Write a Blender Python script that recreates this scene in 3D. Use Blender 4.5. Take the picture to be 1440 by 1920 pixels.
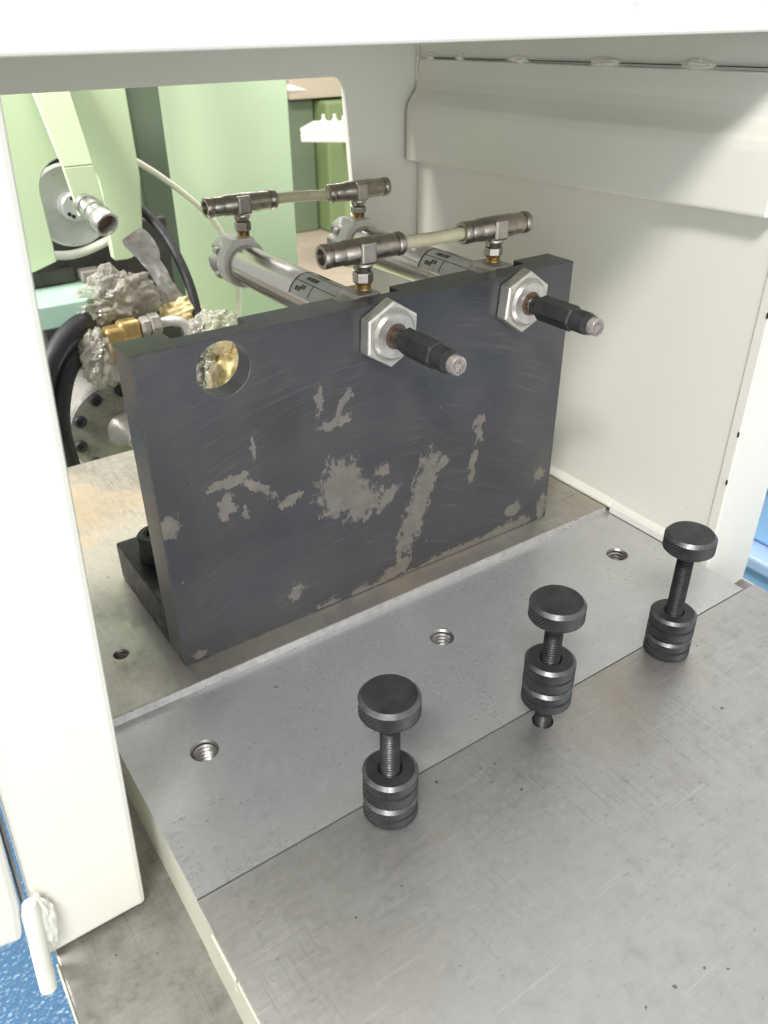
import bpy, bmesh, math, random
from mathutils import Vector, Matrix, noise
random.seed(7)
PI = math.pi
S = 0.1                      # all coordinates below are written in decimetres
for o in list(bpy.data.objects): bpy.data.objects.remove(o)
scene = bpy.context.scene
C = scene.collection

# ------------------------------------------------------------------ camera
cam_d = bpy.data.cameras.new('camera'); cam = bpy.data.objects.new('camera', cam_d); C.objects.link(cam)
right = Vector((0.8242396514, -0.5661801734, -0.0083071250))
down = Vector((-0.3028320562, -0.4283688271, -0.8513476926))
fwd = Vector((0.4784576708, 0.7042301891, -0.5245360788))
mw = Matrix((right, -down, -fwd)).transposed().to_4x4()
mw.translation = Vector((-1.08659779, -3.76443821, 3.38536618)) * S
cam.matrix_world = mw
cam_d.sensor_fit = 'VERTICAL'; cam_d.sensor_height = 24.0; cam_d.lens = 24.0 * 1523.2735 / 1920.0
cam_d.clip_start = 0.01; cam_d.clip_end = 60
cam_d.dof.use_dof = True; cam_d.dof.focus_distance = 0.47; cam_d.dof.aperture_fstop = 13.0
scene.camera = cam
scene.render.resolution_x = 768; scene.render.resolution_y = 1024

# ------------------------------------------------------------------ world and lamps
w = bpy.data.worlds.new('World'); scene.world = w; w.use_nodes = True
bg = w.node_tree.nodes['Background']; bg.inputs[0].default_value = (0.97, 0.98, 1.0, 1); bg.inputs[1].default_value = 0.66

def area(name, loc, target, sx, sy, power, col=(1, 0.97, 0.92)):
    l = bpy.data.lights.new(name, 'AREA'); l.shape = 'RECTANGLE'; l.size = sx * S; l.size_y = sy * S
    l.energy = power; l.color = col
    o = bpy.data.objects.new(name, l); C.objects.link(o); o.location = Vector(loc) * S
    d = (Vector(target) - Vector(loc)); o.rotation_euler = d.to_track_quat('-Z', 'Y').to_euler()
    return o
# long ceiling fluorescents in front of and behind the machine, plus two added fill lights without a real source
area('ceiling_lamp', (-8.5, -10.5, 17.2), (1.5, -1.0, 0.8), 6, 2.0, 31, (1.0, 0.985, 0.96))
area('ceiling_lamp', (3.0, 9.0, 17.0), (2.5, 6.5, 0.0), 18, 2.5, 40, (1.0, 0.95, 0.86))
area('bracket_fill', (-8.0, 2.3, 9.0), (1.5, 5.0, 1.0), 6, 3, 34, (1.0, 0.985, 0.95))  # added fill, no real lamp: brightens the green bracket from the left
area('ceiling_lamp', (14.0, 26.0, 18.0), (13.0, 34.0, -2.0), 18, 4, 62, (1.0, 0.96, 0.9))
area('front_fill', (-6.0, -26.0, 2.2), (1.5, 0.5, 1.8), 30, 14, 25, (0.93, 0.97, 1.0))  # added fill behind the camera, no real window: brightens the guard interior

vs = scene.view_settings
vs.view_transform = 'Standard'; vs.look = 'None'; vs.exposure = 0.28; vs.gamma = 1.0; vs.use_curve_mapping = False

# ------------------------------------------------------------------ materials
def nt(name):
    m = bpy.data.materials.new(name); m.use_nodes = True
    n = m.node_tree; b = n.nodes['Principled BSDF']
    return m, n, b
def N(n, t, **k):
    x = n.nodes.new(t)
    for a, v in k.items(): setattr(x, a, v)
    return x
def L(n, a, b): n.links.new(a, b)
def setin(n, inp, v):
    if hasattr(v, 'is_output') or isinstance(v, bpy.types.NodeSocket): n.links.new(v, inp)
    else: inp.default_value = v
def math_(n, op, a, b=None, c=None):
    x = N(n, 'ShaderNodeMath', operation=op)
    setin(n, x.inputs[0], a)
    if b is not None: setin(n, x.inputs[1], b)
    if c is not None: setin(n, x.inputs[2], c)
    return x.outputs[0]
def rgb(c): return (c[0], c[1], c[2], 1)
def mixc(n, fac, a, b):
    x = N(n, 'ShaderNodeMix', data_type='RGBA'); setin(n, x.inputs[0], fac)
    setin(n, x.inputs[6], a if not isinstance(a, tuple) else rgb(a)); setin(n, x.inputs[7], b if not isinstance(b, tuple) else rgb(b))
    return x.outputs[2]
def ramp(n, v, lo, hi, a=0.0, b=1.0):
    x = N(n, 'ShaderNodeMapRange'); setin(n, x.inputs[0], v)
    for i, q in enumerate((lo, hi, a, b)): x.inputs[i + 1].default_value = q
    return x.outputs[0]
def coords(n, scale=(1, 1, 1), rot=(0, 0, 0), kind='Object'):
    t = N(n, 'ShaderNodeTexCoord'); m = N(n, 'ShaderNodeMapping')
    m.inputs['Scale'].default_value = scale; m.inputs['Rotation'].default_value = rot
    L(n, t.outputs[kind], m.inputs[0]); return m.outputs[0]
def tnoise(n, vec, scale, detail=4, rough=0.55):
    x = N(n, 'ShaderNodeTexNoise'); L(n, vec, x.inputs['Vector']); x.inputs['Scale'].default_value = scale
    x.inputs['Detail'].default_value = detail; x.inputs['Roughness'].default_value = rough
    return x.outputs['Fac']
def bump(n, b, h, strength, dist=0.001):
    x = N(n, 'ShaderNodeBump'); L(n, h, x.inputs['Height']); x.inputs['Strength'].default_value = strength
    x.inputs['Distance'].default_value = dist; L(n, x.outputs[0], b.inputs['Normal'])

def simple(name, col, rough, metal=0.0, var=0.12, vscale=60, bumps=0.0, bscale=400, rvar=0.1, col2=None):
    m, n, b = nt(name); v = coords(n)
    f = tnoise(n, v, vscale, 5)
    c2 = col2 if col2 else tuple(max(0, c * (1 - var * 2)) for c in col)
    L(n, mixc(n, ramp(n, f, 0.35, 0.75), tuple(col), tuple(c2)), b.inputs['Base Color'])
    g = tnoise(n, v, vscale * 2.7, 3)
    L(n, ramp(n, g, 0.3, 0.7, max(0.02, rough - rvar), rough + rvar), b.inputs['Roughness'])
    b.inputs['Metallic'].default_value = metal
    if bumps: bump(n, b, tnoise(n, v, bscale, 3), bumps, 0.0004)
    return m

def steel_plate(name, base, dark, rust, grain=(1, 1, 1), rot=0.0, rough=0.4, rustamt=0.62, metal=0.85, grainamt=0.25, mottle=0.5, specks=1.0, scratch=0.5):
    m, n, b = nt(name); v = coords(n)
    cloud = tnoise(n, v, 14, 6, 0.62)
    fine = tnoise(n, v, 380, 4, 0.7)
    mott = tnoise(n, v, 95, 7, 0.78)
    gv = coords(n, grain, (0, 0, rot)); gr = tnoise(n, gv, 60, 4, 0.7)
    g2 = tnoise(n, coords(n, (1, 28, 1), (0, 0, rot + 0.12)), 34, 3, 0.6)
    g3 = tnoise(n, coords(n, (30, 1, 1), (0, 0, 0.42)), 22, 3, 0.6)
    c = mixc(n, ramp(n, cloud, 0.35, 0.72), tuple(base), tuple(dark))
    c = mixc(n, ramp(n, gr, 0.3, 0.75, 0, grainamt), c, tuple(x * 0.55 for x in dark))
    c = mixc(n, ramp(n, fine, 0.45, 0.7, 0, 0.3), c, tuple(min(1, x * 1.3) for x in base))
    c = mixc(n, ramp(n, mott, 0.52, 0.70, 0, mottle), c, tuple(x * 0.62 for x in dark))
    c = mixc(n, ramp(n, mott, 0.47, 0.34, 0, mottle * 0.5), c, tuple(min(1, x * 1.22) for x in base))
    # worn zones where a grinding pattern or long scratches show
    zone = tnoise(n, v, 7.5, 3, 0.5)
    c = mixc(n, math_(n, 'MULTIPLY', ramp(n, zone, 0.48, 0.62), ramp(n, g3, 0.56, 0.66, 0, scratch)), c, tuple(x * 0.55 for x in dark))
    c = mixc(n, ramp(n, g2, 0.70, 0.74, 0, scratch), c, tuple(min(1, x * 1.45) for x in base))
    pit = tnoise(n, coords(n, (1, 2.2, 1), (0, 0, 0.5)), 210, 3, 0.6)
    c = mixc(n, math_(n, 'MULTIPLY', ramp(n, pit, 0.62, 0.70, 0, 0.55 * specks), ramp(n, cloud, 0.40, 0.58, 0.25, 1.0)), c, tuple(x * 0.45 for x in dark))
    for ang_, sc_, th_ in ((0.9, 17, 0.715), (-0.5, 23, 0.72), (1.35, 13, 0.71)):
        hs = tnoise(n, coords(n, (1, 55, 1), (0, 0, ang_)), sc_, 2, 0.5)
        c = mixc(n, ramp(n, hs, th_, th_ + 0.02, 0, scratch), c, tuple(min(1, x * 1.35) for x in base) if ang_ > 0 else tuple(x * 0.6 for x in dark))
    big = tnoise(n, v, 5.5, 5, 0.6)
    rmask = math_(n, 'MULTIPLY', ramp(n, big, rustamt - 0.06, rustamt + 0.1), ramp(n, cloud, 0.3, 0.6, 0.2, 0.8))
    c = mixc(n, rmask, c, tuple(rust))
    # scattered dark and rusty specks
    vo = N(n, 'ShaderNodeTexVoronoi'); L(n, v, vo.inputs['Vector']); vo.inputs['Scale'].default_value = 120
    cell = N(n, 'ShaderNodeSeparateColor'); L(n, vo.outputs['Color'], cell.inputs[0])
    spot = math_(n, 'LESS_THAN', math_(n, 'MULTIPLY', vo.outputs['Distance'], ramp(n, tnoise(n, v, 300, 3), 0.3, 0.7, 0.55, 1.6)), math_(n, 'MULTIPLY', ramp(n, cell.outputs[0], 0.80, 1.0), 0.13))
    c = mixc(n, math_(n, 'MULTIPLY', spot, 0.7 * specks), c, mixc(n, cell.outputs[1], (0.10, 0.075, 0.05), (0.06, 0.055, 0.05)))
    L(n, c, b.inputs['Base Color'])
    r = math_(n, 'ADD', ramp(n, cloud, 0.3, 0.7, rough - 0.07, rough + 0.1), ramp(n, gr, 0.3, 0.7, -0.05, 0.06))
    r = math_(n, 'ADD', r, math_(n, 'MULTIPLY', rmask, 0.15))
    r = math_(n, 'ADD', r, ramp(n, mott, 0.4, 0.7, -0.03, 0.08))
    L(n, r, b.inputs['Roughness'])
    b.inputs['Metallic'].default_value = metal
    h = math_(n, 'ADD', math_(n, 'MULTIPLY', gr, 0.7), math_(n, 'MULTIPLY', fine, 0.5))
    bump(n, b, h, 0.10 if specks > 0.5 else 0.02, 0.0003)
    return m

def paint(name, col, rough=0.42, dirt=0.5):
    m, n, b = nt(name); v = coords(n)
    a = tnoise(n, v, 9, 5, 0.6); s = tnoise(n, v, 48, 4, 0.75)
    c = mixc(n, ramp(n, a, 0.4, 0.8, 0, 0.25 * dirt), tuple(col), (col[0] * 0.8, col[1] * 0.78, col[2] * 0.7))
    c = mixc(n, ramp(n, s, 0.70, 0.74, 0, 0.6 * dirt), c, (0.30, 0.29, 0.27))
    L(n, c, b.inputs['Base Color'])
    L(n, ramp(n, a, 0.3, 0.7, rough - 0.06, rough + 0.08), b.inputs['Roughness'])
    bump(n, b, tnoise(n, v, 130, 3, 0.5), 0.10, 0.0006)
    return m

M = {}
M['cream'] = paint('cream paint', (0.79, 0.78, 0.70))
M['cream_side'] = paint('cream paint on plate edge', (0.66, 0.65, 0.54), 0.5, 1.0)
M['front_steel'] = steel_plate('worn steel', (0.56, 0.55, 0.533), (0.51, 0.498, 0.48), (0.44, 0.36, 0.26), (1, 9, 1), -0.35, 0.40, 0.62, 0.85, 0.2, 0.5, 1.0, 0.4)
M['mid_steel'] = steel_plate('ground steel', (0.62, 0.62, 0.632), (0.56, 0.56, 0.564), (0.42, 0.37, 0.31), (1.2, 9, 1), 0.15, 0.31, 0.68, 0.7, 0.12, 0.10, 0.10, 0.14)
M['upper_steel'] = steel_plate('tan stained steel', (0.56, 0.535, 0.49), (0.45, 0.425, 0.385), (0.54, 0.41, 0.25), (8, 1, 1), 0.6, 0.40, 0.56)
M['bed_steel'] = steel_plate('dirty steel', (0.40, 0.385, 0.355), (0.26, 0.245, 0.222), (0.31, 0.26, 0.19), (2, 5, 1), 0.4, 0.45, 0.64, 0.7, 0.35, 0.8, 1.0, 0.25)
M['bright_cut'] = simple('freshly cut steel', (0.62, 0.605, 0.585), 0.35, 0.7, 0.12, 150, 0.15, 500)
M['oxide_plain'] = simple('black oxide steel', (0.045, 0.046, 0.050), 0.42, 0.45, 0.25, 50, 0.08)
M['knob'] = simple('black oxide knob', (0.060, 0.061, 0.062), 0.50, 0.4, 0.3, 70, 0.05)
M['knob_edge'] = simple('worn knob edge', (0.17, 0.17, 0.175), 0.38, 0.8, 0.25, 140)
M['stud'] = simple('dark stud steel', (0.055, 0.055, 0.058), 0.40, 0.6, 0.25, 90)
M['thread_hole'] = simple('bare thread', (0.40, 0.385, 0.36), 0.40, 1.0, 0.25, 120)
M['nickel'] = simple('nickel plate', (0.50, 0.455, 0.395), 0.34, 1.0, 0.14, 120, 0.03, 300, 0.07)
M['brass'] = simple('brass', (0.62, 0.45, 0.22), 0.32, 1.0, 0.2, 120)
M['alu'] = simple('aluminium tube', (0.52, 0.495, 0.46), 0.22, 1.0, 0.02, 20, 0.0, 300, 0.02)
M['alu_cast'] = simple('cast aluminium', (0.50, 0.485, 0.455), 0.42, 0.75, 0.12, 90, 0.1, 350)
M['ring_white'] = simple('pale collar', (0.84, 0.82, 0.77), 0.45, 0.0, 0.08, 80)
M['nut'] = simple('zinc nut', (0.78, 0.75, 0.68), 0.33, 0.75, 0.15, 110, 0.06, 300, 0.08)
M['rusty'] = simple('rust brown ring', (0.19, 0.105, 0.075), 0.6, 0.1, 0.25, 200)
M['rod'] = simple('piston rod', (0.55, 0.54, 0.52), 0.25, 1.0, 0.1, 100)
M['tip'] = simple('serrated tip', (0.66, 0.60, 0.57), 0.4, 0.6, 0.3, 300)
M['tube_cream'] = simple('nylon tube', (0.66, 0.61, 0.42), 0.35, 0.0, 0.06, 60)
M['label_white'] = simple('label paper', (0.72, 0.71, 0.68), 0.4)
M['ink'] = simple('label ink', (0.04, 0.035, 0.035), 0.5)
M['green'] = paint('green paint', (0.51, 0.62, 0.40), 0.45, 0.25)
M['green_dark_shade'] = paint('dark green paint and gap shade', (0.15, 0.195, 0.125), 0.5, 0.25)  # cabinet paint; on columns and back panel the dark tone stands for shade
M['green_olive'] = paint('olive green paint', (0.22, 0.30, 0.13), 0.5, 0.25)
M['teal'] = paint('pale turquoise paint', (0.40, 0.58, 0.47), 0.3, 0.2)
M['beige'] = paint('beige wall', (0.52, 0.45, 0.33), 0.6, 0.2)
M['plastic_white'] = simple('white plastic', (0.78, 0.76, 0.70), 0.4, 0.0, 0.04)
M['rubber'] = simple('black rubber', (0.022, 0.022, 0.026), 0.5, 0.0, 0.2, 80)
M['dark_metal'] = simple('dark machine metal', (0.085, 0.08, 0.075), 0.45, 0.4, 0.2, 60)
M['flange'] = simple('cast steel flange', (0.36, 0.335, 0.305), 0.33, 0.4, 0.15, 60, 0.08)
M['silver'] = simple('silver disc', (0.68, 0.68, 0.68), 0.36, 0.35, 0.03, 50)
M['nozzle_metal'] = simple('brushed nozzle metal', (0.56, 0.55, 0.54), 0.30, 0.9, 0.06, 60)
M['brass_elbow'] = simple('brass elbow', (0.66, 0.47, 0.20), 0.36, 0.8, 0.1, 90, 0.1)
M['yellow'] = simple('yellow packing paper', (0.80, 0.66, 0.36), 0.88, 0.0, 0.1, 60, 0.2, 120)
M['blue_plastic'] = simple('blue plastic', (0.36, 0.62, 0.90), 0.45, 0.0, 0.05, 20)
M['blue_rim'] = simple('pale blue plastic', (0.45, 0.60, 0.82), 0.45, 0.0, 0.06, 40)
M['floor_beige'] = simple('beige floor', (0.48, 0.40, 0.31), 0.5, 0.0, 0.08, 8)

def mat_film(name, col, alpha_tr=0.35):
    m, n, b = nt(name); v = coords(n)
    f = tnoise(n, v, 30, 4)
    L(n, mixc(n, ramp(n, f, 0.4, 0.7), tuple(col), tuple(c * 0.85 for c in col)), b.inputs['Base Color'])
    b.inputs['Roughness'].default_value = 0.2; b.inputs['Transmission Weight'].default_value = 0.72; b.inputs['IOR'].default_value = 1.12; b.inputs['Coat Weight'].default_value = 0.5; b.inputs['Coat Roughness'].default_value = 0.08
    return m
M['bubble'] = mat_film('bubble wrap film', (0.74, 0.71, 0.63), 0.25)
def mat_film2():
    m, n, b = nt('crumpled printed film'); v = coords(n)
    f = tnoise(n, v, 18, 3); g = tnoise(n, v, 40, 4)
    c = mixc(n, ramp(n, f, 0.52, 0.66, 0, 0.6), (0.62, 0.60, 0.60), (0.42, 0.16, 0.24))
    c = mixc(n, ramp(n, g, 0.58, 0.7, 0, 0.5), c, (0.25, 0.26, 0.45))
    L(n, c, b.inputs['Base Color']); b.inputs['Roughness'].default_value = 0.2
    return m
M['film'] = mat_film2()

def mat_floor():
    m, n, b = nt('blue textured floor'); v = coords(n)
    f = tnoise(n, v, 2.0, 4)
    L(n, mixc(n, ramp(n, f, 0.3, 0.7), (0.040, 0.105, 0.20), (0.055, 0.135, 0.245)), b.inputs['Base Color'])
    b.inputs['Roughness'].default_value = 0.22
    vo = N(n, 'ShaderNodeTexVoronoi'); L(n, v, vo.inputs['Vector']); vo.inputs['Scale'].default_value = 170
    vo.feature = 'SMOOTH_F1'
    h = math_(n, 'ADD', vo.outputs['Distance'], math_(n, 'MULTIPLY', tnoise(n, v, 60, 3), 0.8))
    bump(n, b, h, 0.55, 0.004)
    return m
M['floor_blue'] = mat_floor()

def mat_oxide_worn():
    """black oxide with rubbed-through patches at fixed places on the front face (object x, z in metres)"""
    m, n, b = nt('worn black oxide'); v = coords(n)
    tc = N(n, 'ShaderNodeTexCoord'); sep = N(n, 'ShaderNodeSeparateXYZ')
    wn = N(n, 'ShaderNodeTexNoise'); L(n, tc.outputs['Object'], wn.inputs['Vector']); wn.inputs['Scale'].default_value = 90; wn.inputs['Detail'].default_value = 5
    wn.inputs['Roughness'].default_value = 0.7
    sub = N(n, 'ShaderNodeVectorMath', operation='SUBTRACT'); L(n, wn.outputs['Color'], sub.inputs[0]); sub.inputs[1].default_value = (0.5, 0.5, 0.5)
    sc = N(n, 'ShaderNodeVectorMath', operation='SCALE'); L(n, sub.outputs[0], sc.inputs[0]); sc.inputs['Scale'].default_value = 0.016
    ad = N(n, 'ShaderNodeVectorMath', operation='ADD'); L(n, tc.outputs['Object'], ad.inputs[0]); L(n, sc.outputs[0], ad.inputs[1])
    L(n, ad.outputs[0], sep.inputs[0]); X, Z = sep.outputs[0], sep.outputs[2]
    # x, z, half-width, half-height, tilt (degrees) in decimetres
    blobs = [(1.16, 0.86, .17, .20, 10), (1.28, .72, .16, .12, -15), (1.80, .66, .085, .27, -12), (1.70, .40, .09, .22, -22), (1.60, .22, .03, .10, -10),
             (1.94, .80, .05, .05, 0), (1.46, .89, .05, .055, 0), (1.50, .68, .10, .05, 40), (1.035, 1.49, .028, .09, -10), (1.19, 1.42, .028, .11, -30),
             (1.12, 1.325, .11, .04, 8), (2.25, 1.03, .05, .055, -25), (2.26, .93, .03, .06, 10), (2.215, .68, .032, .12, -5), (.42, 1.15, .13, .032, 10),
             (.60, 1.05, .12, .03, -38), (.39, 1.00, .045, .09, -15), (.495, .93, .018, .07, -10), (.05, .98, .06, .07, -30), (2.64, .19, .06, .05, 20),
             (1.36, .02, .22, .04, 0), (1.55, .07, .18, .055, 15), (2.05, .015, .50, .035, 2), (2.55, .03, .30, .05, 6), (1.03, .03, .08, .03, 0), (.80, .91, .07, .035, 15), (.78, .22, .06, .05, -30),
             (.59, 1.31, .018, .08, -5), (2.88, .41, .05, .05, 0), (2.95, .12, .05, .12, 0), (.10, .05, .05, .04, 0)]
    dmin = None
    for (x, z, a, h, t) in blobs:
        t = math.radians(t); ca, sa = math.cos(t), math.sin(t)
        dx = math_(n, 'SUBTRACT', X, x * S); dz = math_(n, 'SUBTRACT', Z, z * S)
        u = math_(n, 'ADD', math_(n, 'MULTIPLY', dx, ca / (a * S)), math_(n, 'MULTIPLY', dz, sa / (a * S)))
        q = math_(n, 'ADD', math_(n, 'MULTIPLY', dx, -sa / (h * S)), math_(n, 'MULTIPLY', dz, ca / (h * S)))
        d = math_(n, 'ADD', math_(n, 'MULTIPLY', u, u), math_(n, 'MULTIPLY', q, q))
        dmin = d if dmin is None else math_(n, 'MINIMUM', dmin, d)
    dmin = math_(n, 'SQRT', dmin)
    # streaky, graded fringe
    st = tnoise(n, coords(n, (1.5, 1, 0.9), (0, 0.35, 0)), 190, 6, 0.75)
    soft = tnoise(n, coords(n, (1.2, 1, 1.0), (0, 0.5, 0)), 70, 5, 0.7)
    fr = math_(n, 'ADD', dmin, ramp(n, st, 0.28, 0.72, -0.55, 0.55))
    fr = math_(n, 'ADD', fr, ramp(n, soft, 0.3, 0.7, -0.35, 0.35))
    mask = math_(n, 'MULTIPLY', ramp(n, fr, 1.06, 0.90), ramp(n, soft, 0.28, 0.66, 1.0, 0.66))
    flecks = math_(n, 'MULTIPLY', ramp(n, dmin, 3.2, 1.1), ramp(n, st, 0.60, 0.68))
    mask = math_(n, 'MAXIMUM', mask, math_(n, 'MULTIPLY', flecks, 0.55))
    # only the front face wears this way
    geo = N(n, 'ShaderNodeSeparateXYZ'); L(n, tc.outputs['Object'], geo.inputs[0])
    front = ramp(n, geo.outputs[1], 0.0012, 0.0006)
    mask = math_(n, 'MULTIPLY', mask, front)
    cloud = tnoise(n, v, 22, 6, 0.6)
    c = mixc(n, ramp(n, cloud, 0.3, 0.75), (0.086, 0.091, 0.104), (0.122, 0.120, 0.120))
    sm = tnoise(n, coords(n, (1, 1, 4), (0, 0.3, 0)), 40, 5, 0.75)
    c = mixc(n, ramp(n, sm, 0.52, 0.78, 0, 0.35), c, (0.15, 0.14, 0.128))
    tone = tnoise(n, v, 9, 3, 0.5); c = mixc(n, ramp(n, tone, 0.45, 0.65, 0, 0.35), c, (0.080, 0.072, 0.066))
    # wiping arcs: fine streaks round a point below the plate
    ax = math_(n, 'SUBTRACT', geo.outputs[0], 0.14); az = math_(n, 'SUBTRACT', geo.outputs[2], -0.16)
    rr = math_(n, 'SQRT', math_(n, 'ADD', math_(n, 'MULTIPLY', ax, ax), math_(n, 'MULTIPLY', az, az)))
    aa = math_(n, 'ARCTAN2', az, ax)
    cmb = N(n, 'ShaderNodeCombineXYZ'); L(n, math_(n, 'MULTIPLY', rr, 420.0), cmb.inputs[0]); L(n, math_(n, 'MULTIPLY', aa, 5.0), cmb.inputs[1])
    arcs = tnoise(n, cmb.outputs[0], 1.0, 4, 0.65)
    c = mixc(n, math_(n, 'MULTIPLY', ramp(n, arcs, 0.52, 0.72, 0, 0.5), ramp(n, tnoise(n, v, 17, 3), 0.42, 0.62)), c, (0.20, 0.19, 0.175))
    c = mixc(n, mask, c, mixc(n, ramp(n, sm, 0.35, 0.65), (0.31, 0.28, 0.24), (0.255, 0.232, 0.20)))
    sp = tnoise(n, v, 210, 2, 0.5); c = mixc(n, ramp(n, sp, 0.76, 0.79, 0, 0.8), c, (0.42, 0.38, 0.34))
    L(n, c, b.inputs['Base Color'])
    b.inputs['Metallic'].default_value = 0.6
    r = math_(n, 'ADD', ramp(n, cloud, 0.3, 0.7, 0.28, 0.38), math_(n, 'MULTIPLY', mask, 0.1))
    L(n, r, b.inputs['Roughness'])
    bump(n, b, math_(n, 'SUBTRACT', tnoise(n, v, 260, 3), math_(n, 'MULTIPLY', mask, 0.5)), 0.12, 0.0004)
    return m
M['oxide'] = mat_oxide_worn()
M['oxide_edge'] = simple('rubbed plate edge', (0.20, 0.20, 0.205), 0.35, 0.7, 0.3, 120)

# ------------------------------------------------------------------ mesh helpers (decimetres)
def box(bm, x0, x1, y0, y1, z0, z1, mi=0):
    v = [bm.verts.new((x, y, z)) for x in (x0, x1) for y in (y0, y1) for z in (z0, z1)]
    fs = []
    for q in ((0, 1, 3, 2), (4, 6, 7, 5), (0, 4, 5, 1), (2, 3, 7, 6), (0, 2, 6, 4), (1, 5, 7, 3)):
        f = bm.faces.new([v[i] for i in q]); f.material_index = mi; fs.append(f)
    return fs
AX = {'x': (Vector((0, 1, 0)), Vector((0, 0, 1)), Vector((1, 0, 0))),
      'y': (Vector((0, 0, 1)), Vector((1, 0, 0)), Vector((0, 1, 0))),
      'z': (Vector((1, 0, 0)), Vector((0, 1, 0)), Vector((0, 0, 1)))}
def frame(d):
    d = Vector(d).normalized(); a = Vector((0, 0, 1)) if abs(d.z) < 0.9 else Vector((1, 0, 0))
    u = d.cross(a).normalized(); return u, d.cross(u).normalized(), d
def lathe(bm, prof, axis, origin, seg=40, mi=0, knurl=(), smooth=True, phase=0.0, mis=None, cap=True):
    """prof: list of (t along axis, radius); knurl: (first ring, last ring, amplitude)"""
    u, v, d = AX[axis] if isinstance(axis, str) else frame(axis)
    o = Vector(origin); rings = []
    for i, (t, r) in enumerate(prof):
        ring = []
        for k in range(seg):
            a = 2 * PI * k / seg + phase; rr = r
            for (a0, a1, amp) in knurl:
                if a0 <= i <= a1 and (k + i) % 2 == 0: rr = r - amp
            ring.append(bm.verts.new(o + d * t + (u * math.cos(a) + v * math.sin(a)) * rr))
        rings.append(ring)
    for i in range(len(rings) - 1):
        for k in range(seg):
            f = bm.faces.new((rings[i][k], rings[i][(k + 1) % seg], rings[i + 1][(k + 1) % seg], rings[i + 1][k]))
            f.smooth = smooth; f.material_index = (mis[i] if mis else mi)
    if cap:
        for ring, mm in ((rings[0], mis[0] if mis else mi), (rings[-1], mis[-1] if mis else mi)):
            if (ring[0].co - ring[seg // 2].co).length > 1e-4:
                f = bm.faces.new(ring); f.material_index = mm
def tube(bm, pts, r, seg=16, mi=0, sub=8):
    P = [Vector(p) for p in pts]; path = []
    for i in range(len(P) - 1):
        p0, p1, p2, p3 = P[max(i - 1, 0)], P[i], P[i + 1], P[min(i + 2, len(P) - 1)]
        for k in range(sub):
            t = k / sub
            path.append(0.5 * ((2 * p1) + (-p0 + p2) * t + (2 * p0 - 5 * p1 + 4 * p2 - p3) * t * t + (-p0 + 3 * p1 - 3 * p2 + p3) * t ** 3))
    path.append(P[-1]); rings = []; up = None
    for i, p in enumerate(path):
        d = (path[min(i + 1, len(path) - 1)] - path[max(i - 1, 0)]).normalized()
        if up is None: up = frame(d)[0]
        up = (up - d * up.dot(d)).normalized(); w_ = d.cross(up)
        rings.append([bm.verts.new(p + (up * math.cos(2 * PI * k / seg) + w_ * math.sin(2 * PI * k / seg)) * r) for k in range(seg)])
    for i in range(len(rings) - 1):
        for k in range(seg):
            f = bm.faces.new((rings[i][k], rings[i][(k + 1) % seg], rings[i + 1][(k + 1) % seg], rings[i + 1][k])); f.smooth = True; f.material_index = mi
    bm.faces.new(rings[0]); bm.faces.new(rings[-1])
def prism(bm, poly, plane, a, b_, mi=0):
    """extrude a 2D polygon. plane 'xz' -> along y, 'xy' -> along z, 'yz' -> along x"""
    def pt(p, h): return {'xz': (p[0], h, p[1]), 'xy': (p[0], p[1], h), 'yz': (h, p[0], p[1])}[plane]
    A = [bm.verts.new(pt(p, a)) for p in poly]; B = [bm.verts.new(pt(p, b_)) for p in poly]
    bm.faces.new(A).material_index = mi; bm.faces.new(B).material_index = mi
    n = len(poly)
    for i in range(n): bm.faces.new((A[i], A[(i + 1) % n], B[(i + 1) % n], B[i])).material_index = mi
def arc(cx, cy, r, a0, a1, n=8): return [(cx + r * math.cos(math.radians(a0 + (a1 - a0) * i / n)), cy + r * math.sin(math.radians(a0 + (a1 - a0) * i / n))) for i in range(n + 1)]
def circle(cx, cy, r, n=32): return [(cx + r * math.cos(2 * PI * i / n), cy + r * math.sin(2 * PI * i / n)) for i in range(n)]

def thing(name, label, cat, base, group=None):
    o = bpy.data.objects.new(name, None); C.objects.link(o); o.location = Vector(base) * S; o.empty_display_size = 0.02
    o['label'] = label; o['category'] = cat
    if group: o['group'] = group
    return o
def world_loc(o): return o.location.copy() if o.parent is None else o.location + world_loc(o.parent)
def obj(name, bm, mats, parent=None, bevel=0.0, seg=2, base=None, angle=40):
    """mesh given in world decimetres -> one object under parent"""
    if isinstance(mats, str): mats = [mats]
    bmesh.ops.recalc_face_normals(bm, faces=bm.faces)
    if parent is not None: off = world_loc(parent)
    else: off = Vector(base if base else (0, 0, 0)) * S
    for v in bm.verts: v.co = v.co * S - off
    me = bpy.data.meshes.new(name); bm.to_mesh(me); bm.free(); sm_ = [p.use_smooth for p in me.polygons]; me.set_sharp_from_angle(angle=math.radians(34)); me.polygons.foreach_set('use_smooth', sm_)
    for m in mats: me.materials.append(M[m])
    o = bpy.data.objects.new(name, me); C.objects.link(o)
    if parent is not None: o.parent = parent
    else: o.location = off
    if bevel:
        md = o.modifiers.new('bevel', 'BEVEL'); md.width = bevel * S; md.segments = seg; md.limit_method = 'ANGLE'; md.angle_limit = math.radians(angle)
        md.harden_normals = False
    return o
def tag(o, label, cat, group=None):
    o['label'] = label; o['category'] = cat
    if group: o['group'] = group
    return o
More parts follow.
